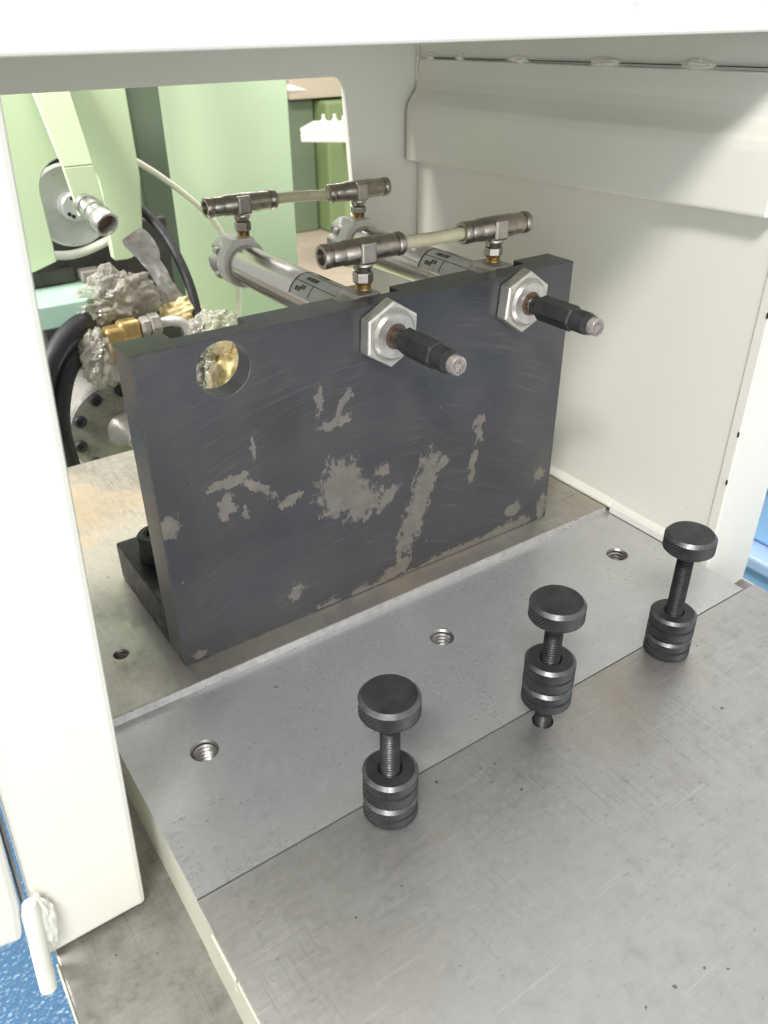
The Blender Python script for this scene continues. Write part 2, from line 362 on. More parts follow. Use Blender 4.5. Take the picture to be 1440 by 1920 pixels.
def cut(o, bms):
    """apply boolean differences with the given bmeshes (world decimetres)"""
    off = o.matrix_basis.translation.copy() + (world_loc(o.parent) if o.parent else Vector((0, 0, 0)))
    bev = [md for md in o.modifiers]
    params = [(md.width, md.segments, md.angle_limit) for md in bev]
    for md in bev: o.modifiers.remove(md)
    cs = []
    for bm in bms:
        bmesh.ops.recalc_face_normals(bm, faces=bm.faces)
        for v in bm.verts: v.co = v.co * S
        me = bpy.data.meshes.new('cutter'); bm.to_mesh(me); bm.free()
        c = bpy.data.objects.new('cutter', me); C.objects.link(c); cs.append(c)
        md = o.modifiers.new('cut', 'BOOLEAN'); md.operation = 'DIFFERENCE'; md.solver = 'EXACT'; md.object = c
    bpy.context.view_layer.update()
    dg = bpy.context.evaluated_depsgraph_get()
    me = bpy.data.meshes.new_from_object(o.evaluated_get(dg))
    o.modifiers.clear(); o.data = me
    me.polygons.foreach_set('use_smooth', [False] * len(me.polygons))
    for c in cs: bpy.data.objects.remove(c)
    for wd, sg, an in params:
        md = o.modifiers.new('bevel', 'BEVEL'); md.width = wd; md.segments = sg; md.limit_method = 'ANGLE'; md.angle_limit = an
def B(): return bmesh.new()
def cyl_cut(x, y, r, z0, z1, seg=40):
    bm = B(); lathe(bm, [(z0, r), (z1, r)], 'z', (x, y, 0), seg, smooth=False); return bm

# ------------------------------------------------------------------ floor
bm = B(); box(bm, -60, 80, -30, 22, -8.3, -8.0); o = obj('floor', bm, 'floor_blue'); o['kind'] = 'structure'
bm = B(); box(bm, -60, 80, 22, 70, -8.3, -8.0); o = obj('floor_far', bm, 'floor_beige'); o['kind'] = 'structure'

# ------------------------------------------------------------------ machine bed and plates
ZM, ZL = -0.049, -0.48
bed = thing('machine_bed', 'low grey worn steel bed under the ground plates and white guard frame', 'machine bed', (1.5, 0.5, -8))
bm = B(); box(bm, -1.165, 4.205, -6.0, 2.95, -0.9, ZL); obj('bed_top', bm, 'bed_steel', bed, 0.012)
bm = B(); box(bm, -1.178, -1.166, -6.0, -1.06, -0.88, ZL - 0.012); obj('edge_strip', bm, 'cream_side', bed, 0.004)
bm = B(); box(bm, 4.206, 4.225, -6.0, 2.9, -0.88, ZL - 0.012); obj('edge_strip', bm, 'cream_side', bed, 0.004)
bm = B(); box(bm, -0.5, 3.6, -2.0, 2.7, -8, -0.9); obj('pedestal', bm, 'cream_side', bed, 0.02)

holes = [(-0.165, -0.636), (1.481, -0.636), (3.116, -0.642)]
mid = thing('ground_plate', 'smooth grey ground steel plate with three large threaded holes', 'steel plate', (1.5, -0.6, ZL))
bm = B(); box(bm, -0.553, 3.508, -1.433, 3.0, ZL, ZM); o = obj('plate', bm, ['mid_steel', 'cream_side'], mid)
for p in o.data.polygons:
    if abs(p.normal.x) > 0.9: p.material_index = 1
cut(o, [cyl_cut(x, y, 0.079, ZM - 0.22, ZM + 0.1) for x, y in holes] + [cyl_cut(0.39, -0.426, 0.014, ZM - 0.03, ZM + 0.05, 16)])
def thread_insert(name, x, y, z, r, depth, pitch, parent):
    bm = B(); prof = [(z - 0.001, r + 0.010), (z - 0.012, r)]
    t = z - 0.02
    while t > z - depth:
        prof += [(t, r), (t - pitch * 0.3, r), (t - pitch * 0.65, r - pitch * 0.5)]; t -= pitch
    prof += [(z - depth - 0.005, r - 0.02), (z - depth - 0.006, 0.0005)]
    mis = [0, 0] + [1 if (i % 3) == 0 else 0 for i in range(len(prof) - 3)]
    lathe(bm, prof, 'z', (x, y, 0), 40, cap=False, mis=mis); return obj(name, bm, ['thread_hole', 'dark_metal'], parent)
for x, y in holes: thread_insert('threaded_hole', x, y, ZM, 0.069, 0.2, 0.026, mid)

upper = thing('mounting_plate', 'thin tan stained steel plate with bright front edge under the black angle plate', 'steel plate', (1.5, 1.4, ZM))
bm = B()
v0 = [(-0.553, -0.170), (3.490, -0.170), (3.490, 3.0), (-0.553, 3.0)]
box(bm, -0.553, 3.500, -0.172, 3.0, ZM + 0.0005, -0.0005)
o = obj('plate', bm, 'upper_steel', upper, 0.004)
cut(o, [cyl_cut(-0.285, 0.335, 0.046, -0.047, 0.1)])
bm = B(); prism(bm, [(-0.186, ZM + 0.001), (-0.1725, ZM + 0.001), (-0.1725, -0.001), (-0.1745, -0.001)], 'yz', -0.553, 3.50); obj('front_chamfer', bm, 'bright_cut', upper)
thread_insert('threaded_hole', -0.285, 0.335, 0.0, 0.038, 0.045, 0.014, upper)

front = thing('front_plate', 'wide scuffed steel front plate carrying the three knurled stop screws', 'steel plate', (1.5, -3, ZL))
bm = B(); box(bm, -0.556, 3.620, -6.0, -1.442, ZL, ZM - 0.001); o = obj('plate', bm, ['front_steel', 'cream_side'], front)
for p in o.data.polygons:
    if abs(p.normal.x) > 0.9: p.material_index = 1
YK = -1.532; KX = (0.452, 1.505, 2.565)
cut(o, [cyl_cut(KX[1], YK, 0.062, ZM - 0.2, ZM + 0.1)] + [cyl_cut(x, YK, 0.058, ZM - 0.3, ZM + 0.1) for x in (KX[0], KX[2])])
bm = B(); box(bm, -0.572, -0.557, -1.86, -1.62, -0.16, ZM - 0.004); obj('paint_drip', bm, 'cream_side', front, 0.006)
bm = B(); box(bm, -0.566, -0.557, -2.4, -1.87, -0.13, ZM - 0.012); obj('paint_drip', bm, 'cream_side', front, 0.006)

# ------------------------------------------------------------------ white guard enclosure
enc = thing('guard_enclosure', 'cream painted steel guard box with open front and cut out rear window', 'machine guard', (1.5, 0.7, ZL))
def sheet(name, poly, plane, a, b_, bevel=0.01, mat='cream', parent=enc):
    bm = B(); prism(bm, poly, plane, a, b_); return obj(name, bm, mat, parent, bevel)
# left front post (its inner edge leans a little), beam, right post
YF = -1.03
post = [(-1.020, 3.262), (-1.202, -0.452)] + [(-0.75, -0.452)] + arc(-0.735, -0.425, 0.03, 270, 360, 5) + [(-0.645, 0.724), (-0.575, 2.133), (-0.520, 3.195), (-0.512, 3.262)]
sheet('front_post', post, 'xz', YF, YF + 0.10, 0.030)
sheet('front_beam', [(-1.20, 3.285), (4.10, 3.285), (4.10, 5.2), (-1.20, 5.2)], 'xz', YF, YF + 0.14, 0.012)
postr = [(3.545, 3.262), (3.545, -0.40), (3.92, -0.40)] + arc(3.98, -0.30, 0.11, 285, 360, 6) + [(4.092, 3.262)]
sheet('front_post', postr, 'xz', -1.115, -1.035, 0.010)
# right side wall (hollow box section) and outer skin
bm = B(); box(bm, 3.56, 3.62, -1.03, 2.495, ZL, 5.1); obj('side_wall', bm, 'cream', enc, 0.008)
bm = B(); box(bm, 4.10, 4.19, -1.06, 2.4, ZL, 5.1); obj('outer_skin', bm, 'cream', enc, 0.008)
# left side wall
bm = B(); box(bm, -1.10, -1.04, -0.885, 2.495, ZL, 5.1); obj('side_wall', bm, 'cream', enc, 0.008)
# rear wall: inverted U with a chamfered window corner
rw = [(-1.10, 5.1), (-1.10, ZL), (-0.9, ZL), (-0.9, 2.945), (2.74, 2.945), (2.80, 2.925), (2.825, 2.86), (2.875, 2.17), (2.93, 0.003), (3.62, 0.003), (3.62, 5.1)]
sheet('rear_wall', rw, 'xz', 2.50, 2.56, 0.006)
bm = B(); box(bm, -1.1, 4.1, -0.88, 2.49, 5.1, 5.18); obj('shade_roof', bm, 'cream', enc, 0.008)  # unseen roof, added to shade the inside of the guard
# sealing bead where the wall meets the plates
bm = B(); prism(bm, [(3.512, ZM + 0.002)] + [(3.512, 0.01), (3.53, 0.035), (3.559, 0.05), (3.559, ZM + 0.002)], 'xz', -1.0, -0.2); obj('seal_bead', bm, 'cream', enc, 0.006)
bm = B(); prism(bm, [(3.502, 0.001), (3.506, 0.02), (3.53, 0.045), (3.559, 0.06), (3.559, 0.001)], 'xz', -0.2, 2.49); obj('seal_bead', bm, 'cream', enc, 0.006)
# folded cover along the top of the side wall
prof = [(3.559, 3.055), (3.538, 3.05), (3.532, 3.0), (3.528, 2.90), (3.505, 2.83), (3.455, 2.765), (3.425, 2.725), (3.413, 2.67), (3.408, 2.29), (3.418, 2.272), (3.559, 2.272)]
bm = B(); prism(bm, prof, 'xz', -1.025, 2.46)
for v in bm.verts: v.co.z += (2.46 - v.co.y) * (0.026 if v.co.z < 2.4 else 0.010)
cover = obj('wall_cover', bm, 'cream', enc, 0.022, 4, angle=8)
for f in cover.data.polygons: f.use_smooth = True
# stitch welds along the upper edge of the cover and the dark gaps between them
def crumple(bm, c, rx, ry, rz, amp, fr, seed, dome=0.0, nu=90, nv=60, mi=0):
    rings = []; sv = Vector((seed * 3.1, seed * 1.7, seed))
    for j in range(nv + 1):
        th = PI * (0.001 + 0.998 * j / nv); ring = []
        for i in range(nu):
            ph = 2 * PI * i / nu; n_ = Vector((math.sin(th) * math.cos(ph), math.sin(th) * math.sin(ph), math.cos(th)))
            k = 1 + amp * noise.noise(n_ * fr + sv) + amp * 0.6 * noise.noise(n_ * fr * 2.3 + sv) - amp * 0.35 * abs(noise.noise(n_ * fr * 1.7 + sv * 1.3))
            p = Vector((n_.x * rx, n_.y * ry, n_.z * rz)) * k
            if dome:
                dd, pts = noise.voronoi(p * 26 + sv)
                p += n_ * dome * max(0.0, 1 - (dd[0] / 0.55) ** 2)
            ring.append(bm.verts.new(Vector(c) + p))
        rings.append(ring)
    for j in range(nv):
        for i in range(nu):
            f = bm.faces.new((rings[j][i], rings[j][(i + 1) % nu], rings[j + 1][(i + 1) % nu], rings[j + 1][i])); f.smooth = True; f.material_index = mi
def zs(y): return 3.060 + (2.36 - y) * 0.014
for i, (y0, y1) in enumerate(((2.36, 2.26), (1.98, 1.88), (1.36, 1.15), (0.55, 0.30), (-0.18, -0.42))):
    bm = B(); ym = (y0 + y1) / 2; crumple(bm, (3.552, ym, zs(ym) + 0.004), 0.022, abs(y1 - y0) / 2, 0.026, 0.5, 2.0, i + 1, 0, 24, 16)
    obj('weld_bead', bm, 'cream', enc)
for (y0, y1) in ((2.25, 1.99), (1.87, 1.37), (1.14, 0.56), (0.29, -0.17), (-0.43, -1.0)):
    bm = B(); v8 = box(bm, 3.535, 3.5585, y1, y0, -0.0025, 0.0025)
    for v in bm.verts: v.co.z += zs(v.co.y)
    obj('weld_gap', bm, 'dark_metal', enc)
# weld in the rear corner
bm = B(); crumple(bm, (3.548, 2.485, 2.98), 0.022, 0.022, 0.17, 0.6, 2.2, 9, 0, 20, 40); obj('weld_bead', bm, 'cream', enc)
# chipped spots along the edge of the right post
for z in (1.78, 0.98, 0.62, 2.02):
    bm = B(); box(bm, 3.536, 3.5445, -1.112, -1.10, z, z + 0.035); obj('paint_chip', bm, 'rubber', enc, 0.002)

# hinge barrel with its weld, and the open door leaf beside it
HD, HO = (0.082, 0.0, 1.0), (-1.190, -1.085, 0.0)
bm = B(); lathe(bm, [(-0.60, 0.028), (-0.588, 0.039), (-0.02, 0.041), (0.035, 0.030), (0.05, 0.010)], HD, HO, 28)
hb = obj('hinge_barrel', bm, 'cream', enc)
bm = B(); lathe(bm, [(-0.612, 0.020), (-0.601, 0.020)], HD, HO, 20); obj('hinge_pin', bm, 'rubber', hb)
bm = B(); crumple(bm, (-1.152, -1.064, -0.15), 0.050, 0.036, 0.19, 0.22, 1.8, 31, 0, 36, 60); obj('weld_bead', bm, 'cream', hb)
door = thing('guard_door', 'cream painted guard door leaf standing beside the welded hinge barrel', 'door', (-2.0, -1.2, -0.2))
bm = B(); prism(bm, [(-1.258, -0.165), (-1.222, 0.066), (-1.188, 0.546), (-0.99, 4.6), (-4.0, 4.6), (-4.0, 0.6)], 'xz', -1.10, -1.04); obj('door_panel', bm, 'cream', door, 0.03)
for q, mt in ((0.0, 'dark_metal'), (0.012, 'flange')):
    bm = B(); box(bm, -0.006, 0.004, -1.035 + q * 2, -1.015 + q * 2, 0.0, 4.5)
    for v in bm.verts: v.co.x += -1.212 + q + 0.058 * v.co.z
    obj('rubber_seal', bm, mt, door)

# ------------------------------------------------------------------ black angle plate
ang = thing('angle_plate', 'black oxide steel angle plate with rubbed bare patches and one open hole', 'angle plate', (0, 0, 0))
HX = (0.472, 1.490, 2.528); HZ = 1.808; LA, HA, TA = 3.0, 1.978, 0.245
bm = B(); box(bm, 0, LA, 0, TA, 0.002, HA); o = obj('upright', bm, ['oxide', 'oxide_edge'], ang, 0.012)
cb = []
for x in HX:
    b1 = B(); lathe(b1, [(-0.1, 0.150), (0.5, 0.150)], 'y', (x, 0, HZ), 48, smooth=False); cb.append(b1)
for (x0, x1) in ((0.262, 0.684), (1.285, 1.690), (2.318, 2.690)):
    b1 = B(); box(b1, x0, x1, 0.142, 0.4, HZ - 0.22, HA + 0.2); cb.append(b1)
cut(o, cb)
for md in o.modifiers: md.material = 1
bm = B(); prism(bm, [(TA + 0.001, 0.002), (1.10, 0.002), (1.125, 0.02), (1.125, 0.28), (1.10, 0.30), (TA + 0.001, 0.30)], 'yz', 0.0, LA); obj('foot', bm, 'oxide_plain', ang, 0.012)

cs = thing('cap_screw', 'black socket head cap screw standing on the foot of the angle plate', 'screw', (0.185, 0.79, 0.30))
bm = B(); lathe(bm, [(0.3005, 0.118), (0.31, 0.124), (0.40, 0.124), (0.402, 0.121), (0.41, 0.121), (0.412, 0.124), (0.465, 0.122), (0.485, 0.105), (0.485, 0.073), (0.40, 0.071), (0.40, 0.001)], 'z', (0.185, 0.79, 0), 40); 
obj('head', bm, 'knob', cs)
bm = B(); lathe(bm, [(0.401, 0.0705), (0.484, 0.0725), (0.484, 0.064), (0.401, 0.062)], 'z', (0.185, 0.79, 0), 6, smooth=False, cap=False); obj('hex_socket', bm, 'knob', cs)

# ------------------------------------------------------------------ pneumatic cylinders
def hexa(cx, cy, r, rot=0.0): return [(cx + r * math.cos(rot + i * PI / 3), cy + r * math.sin(rot + i * PI / 3)) for i in range(6)]
def cylinder(x, rot, label, hexrot):
    t = thing('air_cylinder', label, 'air cylinder', (x, 0.3, HZ - 0.142), 'air cylinders clamped in the angle plate')
    bm = B(); lathe(bm, [(0.40, 0.141), (1.80, 0.141)], 'y', (x, 0, HZ), 56); obj('barrel', bm, 'alu', t)
    # front head with flat port boss
    bm = B(); lathe(bm, [(0.146, 0.168), (0.16, 0.172), (0.335, 0.172), (0.36, 0.155), (0.40, 0.148)], 'y', (x, 0, HZ), 48)
    prism(bm, [(x - 0.085, HZ + 0.12), (x + 0.085, HZ + 0.12), (x + 0.075, HZ + 0.178), (x - 0.075, HZ + 0.178)], 'xz', 0.150, 0.37); obj('front_head', bm, 'alu_cast', t, 0.004)
    bm = B(); lathe(bm, [(0.0, 0.145), (0.1455, 0.145)], 'y', (x, 0, HZ), 40); obj('nose', bm, 'alu_cast', t)
    # rear head: pale collar and notched cast cap
    bm = B(); lathe(bm, [(1.80, 0.1425), (1.80, 0.165), (1.815, 0.176), (1.93, 0.176), (1.94, 0.165)], 'y', (x, 0, HZ), 48)
    prism(bm, [(x - 0.10, HZ + 0.12), (x + 0.10, HZ + 0.12), (x + 0.085, HZ + 0.184), (x - 0.085, HZ + 0.184)], 'xz', 1.802, 1.99); obj('rear_collar', bm, 'ring_white', t, 0.004)
    bm = B(); rings = []; seg = 64
    for (yy, r, amp) in ((1.941, 0.150, 0.0), (1.955, 0.156, 0.0), (1.985, 0.166, 0.2), (2.01, 0.168, 0.28), (2.10, 0.165, 0.28), (2.125, 0.150, 0.2), (2.13, 0.02, 0.0)):
        ring = []
        for k in range(seg):
            a = 2 * PI * k / seg; c4 = max(0.0, math.cos(4 * a) - 0.55) / 0.45
            rr = r * (1 - amp * c4); ring.append(bm.verts.new((x + rr * math.sin(a + 0.4), yy, HZ + rr * math.cos(a + 0.4))))
        rings.append(ring)
    for i in range(len(rings) - 1):
        for k in range(seg): bm.faces.new((rings[i][k], rings[i][(k + 1) % seg], rings[i + 1][(k + 1) % seg], rings[i + 1][k])).smooth = True
    bm.faces.new(rings[0]); bm.faces.new(rings[-1]); obj('rear_cap', bm, 'alu_cast', t, 0.006, angle=50)
    for dx, dz in ((-0.10, 0.06), (0.10, 0.06), (-0.10, -0.06), (0.10, -0.06)):
        bm = B(); lathe(bm, [(1.94, 0.026), (2.00, 0.026), (2.005, 0.02)], 'y', (x + dx * 1.42, 0, HZ + dz * 1.42), 14); obj('lug', bm, 'alu_cast', t)
    # printed label wrapped on the barrel
    def patch(name, a0, a1, y0, y1, r, mat, par):
        bm = B(); n = 10; A = []
        for k in range(n + 1):
            a = math.radians(a0 + (a1 - a0) * k / n)
            A.append([bm.verts.new((x + q * math.sin(a), yy, HZ + q * math.cos(a))) for q in (r, r + 0.0008) for yy in (y0, y1)])
        for k in range(n):
            p, q = A[k], A[k + 1]
            for (i, j) in ((0, 1), (1, 3), (3, 2), (2, 0)): bm.faces.new((p[i], p[j], q[j], q[i])).smooth = True
        bm.faces.new((A[0][0], A[0][1], A[0][3], A[0][2])); bm.faces.new((A[-1][0], A[-1][2], A[-1][3], A[-1][1]))
        return obj(name, bm, mat, par)
    lab = patch('label', -75, 62, 0.42, 0.90, 0.1412, 'label_white', t)
    R1 = 0.1422
    for (a0, a1, y0, y1) in ((-75, 62, 0.885, 0.90), (-2, 0, 0.42, 0.885), (-36, -34, 0.42, 0.885), (30, 62, 0.42, 0.885),
                             (-70, -36, 0.66, 0.668)):
        patch('print', a0, a1, y0, y1, R1, 'ink', lab)
    random.seed(int(x * 10))
    for (a0, a1, y0) in ((-25, -12, 0.80), (-62, -50, 0.84), (-54, -42, 0.78), (8, 20, 0.80)):
        yy = y0
        for k in range(7 if a0 in (-25, 8) else 3):
            wd = random.uniform(0.008, 0.022); patch('print', a0, a1, yy - wd, yy, R1, 'ink', lab); yy -= wd + random.uniform(0.004, 0.008)
    # front nut, nose, wiper ring
    bm = B()
    pr = [(-0.084, 0.178), (-0.078, 0.196), (-0.003, 0.200)]
    lathe(bm, pr, 'y', (x, 0, HZ), 6, smooth=False, phase=rot); nu = obj('mounting_nut', bm, 'nut', t, 0.006)
    bm = B(); lathe(bm, [(-0.0845, 0.155), (-0.0865, 0.155), (-0.0865, 0.146)], 'y', (x, 0, HZ), 48, cap=False); obj('nut_chamfer', bm, 'alu_cast', nu)
    bm = B(); lathe(bm, [(-0.084, 0.143), (-0.10, 0.143), (-0.118, 0.128), (-0.118, 0.075), (-0.10, 0.073)], 'y', (x, 0, HZ), 48, cap=False); obj('nose_thread', bm, 'nut', t)
    bm = B(); lathe(bm, [(-0.085, 0.074), (-0.112, 0.074), (-0.112, 0.050)], 'y', (x, 0, HZ), 36); obj('wiper_ring', bm, 'rusty', t)
    bm = B(); lathe(bm, [(-0.09, 0.049), (-0.20, 0.049)], 'y', (x, 0, HZ), 30); rd = obj('piston_rod', bm, 'rod', t)
    bm = B(); lathe(bm, [(-0.155, 0.066), (-0.2, 0.066)], 'y', (x, 0, HZ), 6, smooth=False, phase=hexrot + 0.5); obj('lock_nut', bm, 'stud', rd, 0.005)
    # black hexagonal coupling and serrated tip
    bm = B(); lathe(bm, [(-0.201, 0.066), (-0.212, 0.080), (-0.490, 0.080), (-0.502, 0.068)], 'y', (x, 0, HZ), 6, smooth=False, phase=hexrot); obj('hex_coupling', bm, 'knob', t, 0.004)
    bm = B(); lathe(bm, [(-0.503, 0.067), (-0.60, 0.067), (-0.62, 0.060), (-0.635, 0.058)], 'y', (x, 0, HZ), 36, mis=[0, 1, 1, 1]); obj('tip_collar', bm, ['knob', 'knob_edge'], t)
    bm = B(); lathe(bm, [(-0.636, 0.053), (-0.676, 0.053), (-0.682, 0.049)], 'y', (x, 0, HZ), 36)
    for k in range(-3, 4):
        q = k * 0.0135; hw = math.sqrt(max(0.0, 0.048 ** 2 - q * q))
        a = math.radians(18); nseg = max(2, int(hw / 0.007))
        for j in range(nseg):
            s0 = -hw + 2 * hw * j / nseg; s1 = s0 + 2 * hw / nseg * 0.72
            def pp(s_, q_, yy): return bm.verts.new((x + s_ * math.cos(a) - q_ * math.sin(a), yy, HZ + s_ * math.sin(a) + q_ * math.cos(a)))
            b0 = [pp(s0, q - 0.0055, -0.682), pp(s1, q - 0.0055, -0.682), pp(s1, q + 0.0055, -0.682), pp(s0, q + 0.0055, -0.682)]
            t0 = [pp(s0 + .001, q - 0.002, -0.690), pp(s1 - .001, q - 0.002, -0.690), pp(s1 - .001, q + 0.002, -0.690), pp(s0 + .001, q + 0.002, -0.690)]
            bm.faces.new(t0)
            for i in range(4): bm.faces.new((b0[i], b0[(i + 1) % 4], t0[(i + 1) % 4], t0[i]))
    obj('serrated_tip', bm, 'tip', t)
    return t
cylinder(HX[1], PI / 2 - PI / 6 + 0.04, 'air cylinder in the middle hole of the black angle plate, beside the open hole', 0.25)
cylinder(HX[2], 0.10, 'air cylinder in the end hole of the black angle plate, next to the side wall', 0.42)

# ------------------------------------------------------------------ push-in tee fittings and the tubes between them
def tee(x, y, z, zb, label, tone=0.0):
    t = thing('tee_fitting', label, 'pipe fitting', (x, y, zb), 'nickel plated push-in tee fittings')
    bm = B()
    for sgn in (-1, 1):
        pr = [(0.0, 0.072), (0.13, 0.072), (0.138, 0.067), (0.148, 0.067), (0.214, 0.067), (0.220, 0.064)]
        lathe(bm, [(sgn * a, r) for a, r in pr], 'x', (x, y, z), 40)
    lathe(bm, [(-0.112, 0.050), (-0.104, 0.055), (0.0, 0.055)], 'z', (x, y, z), 36)
    body = obj('tee_body', bm, 'nickel', t)
    bm = B(); box(bm, x - 0.055, x + 0.055, y - 0.080, y + 0.064, z - 0.070, z + 0.060); obj('centre_block', bm, 'nickel', t, 0.016, 3)
    bm = B(); lathe(bm, [(-0.094, 0.056), (-0.084, 0.062), (-0.066, 0.058)], 'z', (x, y - 0.004, z), 30); obj('neck_ring', bm, 'nickel', body)
    for sgn in (-1, 1):
        bm = B(); pr = [(0.2205, 0.060), (0.227, 0.060), (0.228, 0.067), (0.233, 0.070), (0.266, 0.070), (0.276, 0.065), (0.276, 0.046), (0.24, 0.0405), (0.236, 0.001)]
        lathe(bm, [(sgn * a, r) for a, r in pr], 'x', (x, y, z), 40); obj('release_collar', bm, 'nickel', t)
        bm = B(); lathe(bm, [(sgn * 0.237, 0.0400), (sgn * 0.2385, 0.0400)], 'x', (x, y, z), 30); obj('bore', bm, 'rubber', t)
    bm = B(); lathe(bm, [(-0.119, 0.047), (-0.1125, 0.047)], 'z', (x, y, z), 30); obj('swivel_gap', bm, 'dark_metal', t)
    hb0 = zb - z + 0.034
    bm = B(); lathe(bm, [(-0.1195, 0.055), (-0.126, 0.062), (hb0 + 0.010, 0.062), (hb0, 0.051)], 'z', (x, y, z), 6, smooth=False, phase=0.45); obj('hex_body', bm, 'nickel', t, 0.004)
    bm = B(); pr = []; q = hb0 - 0.0005
    while q > zb - z + 0.008: pr += [(q, 0.049), (q - 0.005, 0.043)]; q -= 0.0105
    pr.append((zb - z + 0.001, 0.045)); lathe(bm, pr, 'z', (x, y, z), 36); obj('brass_thread', bm, 'brass', t)
ZF, ZR = HZ + 0.179, HZ + 0.185
T1 = (1.515, 0.262, 2.212); T2 = (2.545, 0.285, 2.200); T3 = (1.530, 1.885, 2.218); T4 = (2.545, 1.90, 2.200)
tee(*T1, ZF, 'tee fitting at the plate end of the middle cylinder, with empty open bore')
tee(*T2, ZF, 'tee fitting at the plate end of the cylinder beside the side wall')
tee(*T3, ZR, 'tee fitting on the pale rear collar of the middle cylinder')
tee(*T4, ZR, 'tee fitting on the rear collar of the cylinder beside the side wall')
for a, b_, lab, sag in ((T1, T2, 'short cream nylon tube joining the two tee fittings above the angle plate', -0.003), (T3, T4, 'short cream nylon tube joining the two tee fittings on the rear collars', 0.002)):
    bm = B(); p0 = Vector(a) + Vector((0.245, 0, 0)); p1 = Vector(b_) - Vector((0.245, 0, 0)); mpt = (p0 + p1) / 2 + Vector((0, 0, sag))
    tube(bm, [p0, p0 + Vector((0.1, 0, sag * 0.3)), mpt, p1 - Vector((0.1, 0, sag * 0.3)), p1], 0.0395, 20)
    tag(obj('air_tube', bm, 'tube_cream', None, base=tuple(p0)), lab, 'tube', 'short tubes between the tee fittings')

# ------------------------------------------------------------------ knurled stop screws
def knurled(bm, x, y, z0, z1, r, groove=True, rb=0.055):
    """knurled ring: chamfers in material 1, knurl in 0, optional middle groove"""
    h = z1 - z0; prof = [(z0, rb), (z0, r - 0.018), (z0 + 0.016, r)]; mis = [0, 0]
    def kn(a, b_):
        k = max(3, int((b_ - a) / 0.012)); i0 = len(prof)
        for i in range(k + 1): prof.append((a + (b_ - a) * i / k, r)); mis.append(0)
        return (i0, len(prof) - 1, 0.006)
    ks = []
    if groove:
        zm = (z0 + z1) / 2
        ks.append(kn(z0 + 0.017, zm - 0.009)); prof.append((zm - 0.006, r - 0.014)); mis.append(0); prof.append((zm + 0.006, r - 0.014)); mis.append(0); ks.append(kn(zm + 0.009, z1 - 0.017))
    else: ks.append(kn(z0 + 0.017, z1 - 0.022))
    prof.append((z1 - (0.016 if groove else 0.021), r)); mis.append(0)
    prof.append((z1, r - 0.018)); mis.append(1)
    prof.append((z1 + 0.0002, rb)); mis.append(0)
    lathe(bm, prof, 'z', (x, y, 0), 88, knurl=ks, mis=mis, cap=False, smooth=False)
def stop_screw(x, head_top, nut_base, label):
    y = YK
    t = thing('stop_screw', label, 'knurled screw', (x, y, ZM), 'knurled stop screws on the front plate')
    hb_ = head_top - 0.115
    bm = B(); knurled(bm, x, y, hb_, head_top, 0.147, False, 0.001); obj('knob', bm, ['knob', 'knob_edge'], t)
    bm = B(); lathe(bm, [(hb_ - 0.002, 0.056), (hb_ - 0.05, 0.048), (hb_ - 0.055, 0.044)], 'z', (x, y, 0), 30); obj('neck', bm, 'stud', t)
    bm = B(); pr = []; q = hb_ - 0.055; zend = ZM - 0.15
    while q > zend: pr += [(q, 0.0495), (q - 0.004, 0.0495), (q - 0.0105, 0.0415)]; q -= 0.0170
    lathe(bm, pr, 'z', (x, y, 0), 32); obj('stud', bm, 'stud', t)
    a = nut_base; hN = 0.137
    bm = B(); knurled(bm, x, y, a, a + hN, 0.138, True, 0.0515); obj('lock_ring', bm, ['knob', 'knob_edge'], t)
    bm = B(); knurled(bm, x, y, a + hN + 0.006, a + 2 * hN + 0.03, 0.138, True, 0.062); n2 = obj('lock_ring', bm, ['knob', 'knob_edge'], t)
    bm = B(); lathe(bm, [(a + hN + 0.02, 0.0515), (a + 2 * hN + 0.012, 0.0515), (a + 2 * hN + 0.022, 0.063)], 'z', (x, y, 0), 40, cap=False); obj('ring_bore', bm, 'rubber', n2)
    return t
stop_screw(KX[0], 0.745, ZM + 0.001, 'black knurled stop screw with its lock rings resting on the plate, opposite the open hole')
stop_screw(KX[1], 0.812, 0.118, 'black knurled stop screw with its lock rings raised clear of the plate')
stop_screw(KX[2], 0.822, ZM - 0.0005 + 0.001, 'tallest standing black knurled stop screw, lock rings down, next to the white end post')

# ================================================================== background seen through the rear window
gm = thing('green_machine', 'pale green painted machine behind the rear window', 'machine', (1.5, 5.5, -8))
# bracket plate with U slot
out = [(0.2, 3.6), (0.2, 1.27), (0.56, 1.31), (0.78, 1.375), (0.765, 2.0)] + arc(1.04, 2.0, 0.275, 180, 0, 12)[1:] + [(1.318, 1.33)] + [(1.335, 1.296)] + arc(1.44, 1.50, 0.21, 275, 350, 6) + [(1.715, 2.05), (1.703, 2.9), (1.70, 3.6)]
sheet('bracket_plate', out, 'xz', 4.50, 4.60, 0.012, 'green', gm)
bm = B(); prism(bm, [(0.80, 3.1), (1.13, 3.1), (1.205, 2.235), (0.935, 2.235)], 'xz', 4.40, 4.45)
for v in bm.verts: v.co.y -= (3.1 - v.co.z) * 0.22
prism(bm, [(0.935, 2.231), (1.205, 2.231), (1.245, 1.83), (1.10, 1.79), (0.995, 1.81)], 'xz', 4.21, 4.26)
obj('strap', bm, 'green', gm, 0.008)
bm = B(); box(bm, 1.705, 1.95, 5.6, 6.2, -0.9, 3.6); obj('gap_shade_column', bm, 'green_dark_shade', gm, 0.02)  # these columns fill a shadowed gap, its shade put into the dark colour
bm = B(); box(bm, 2.30, 2.66, 6.2, 6.45, -0.9, 3.6); obj('gap_shade_column', bm, 'green_dark_shade', gm, 0.02)
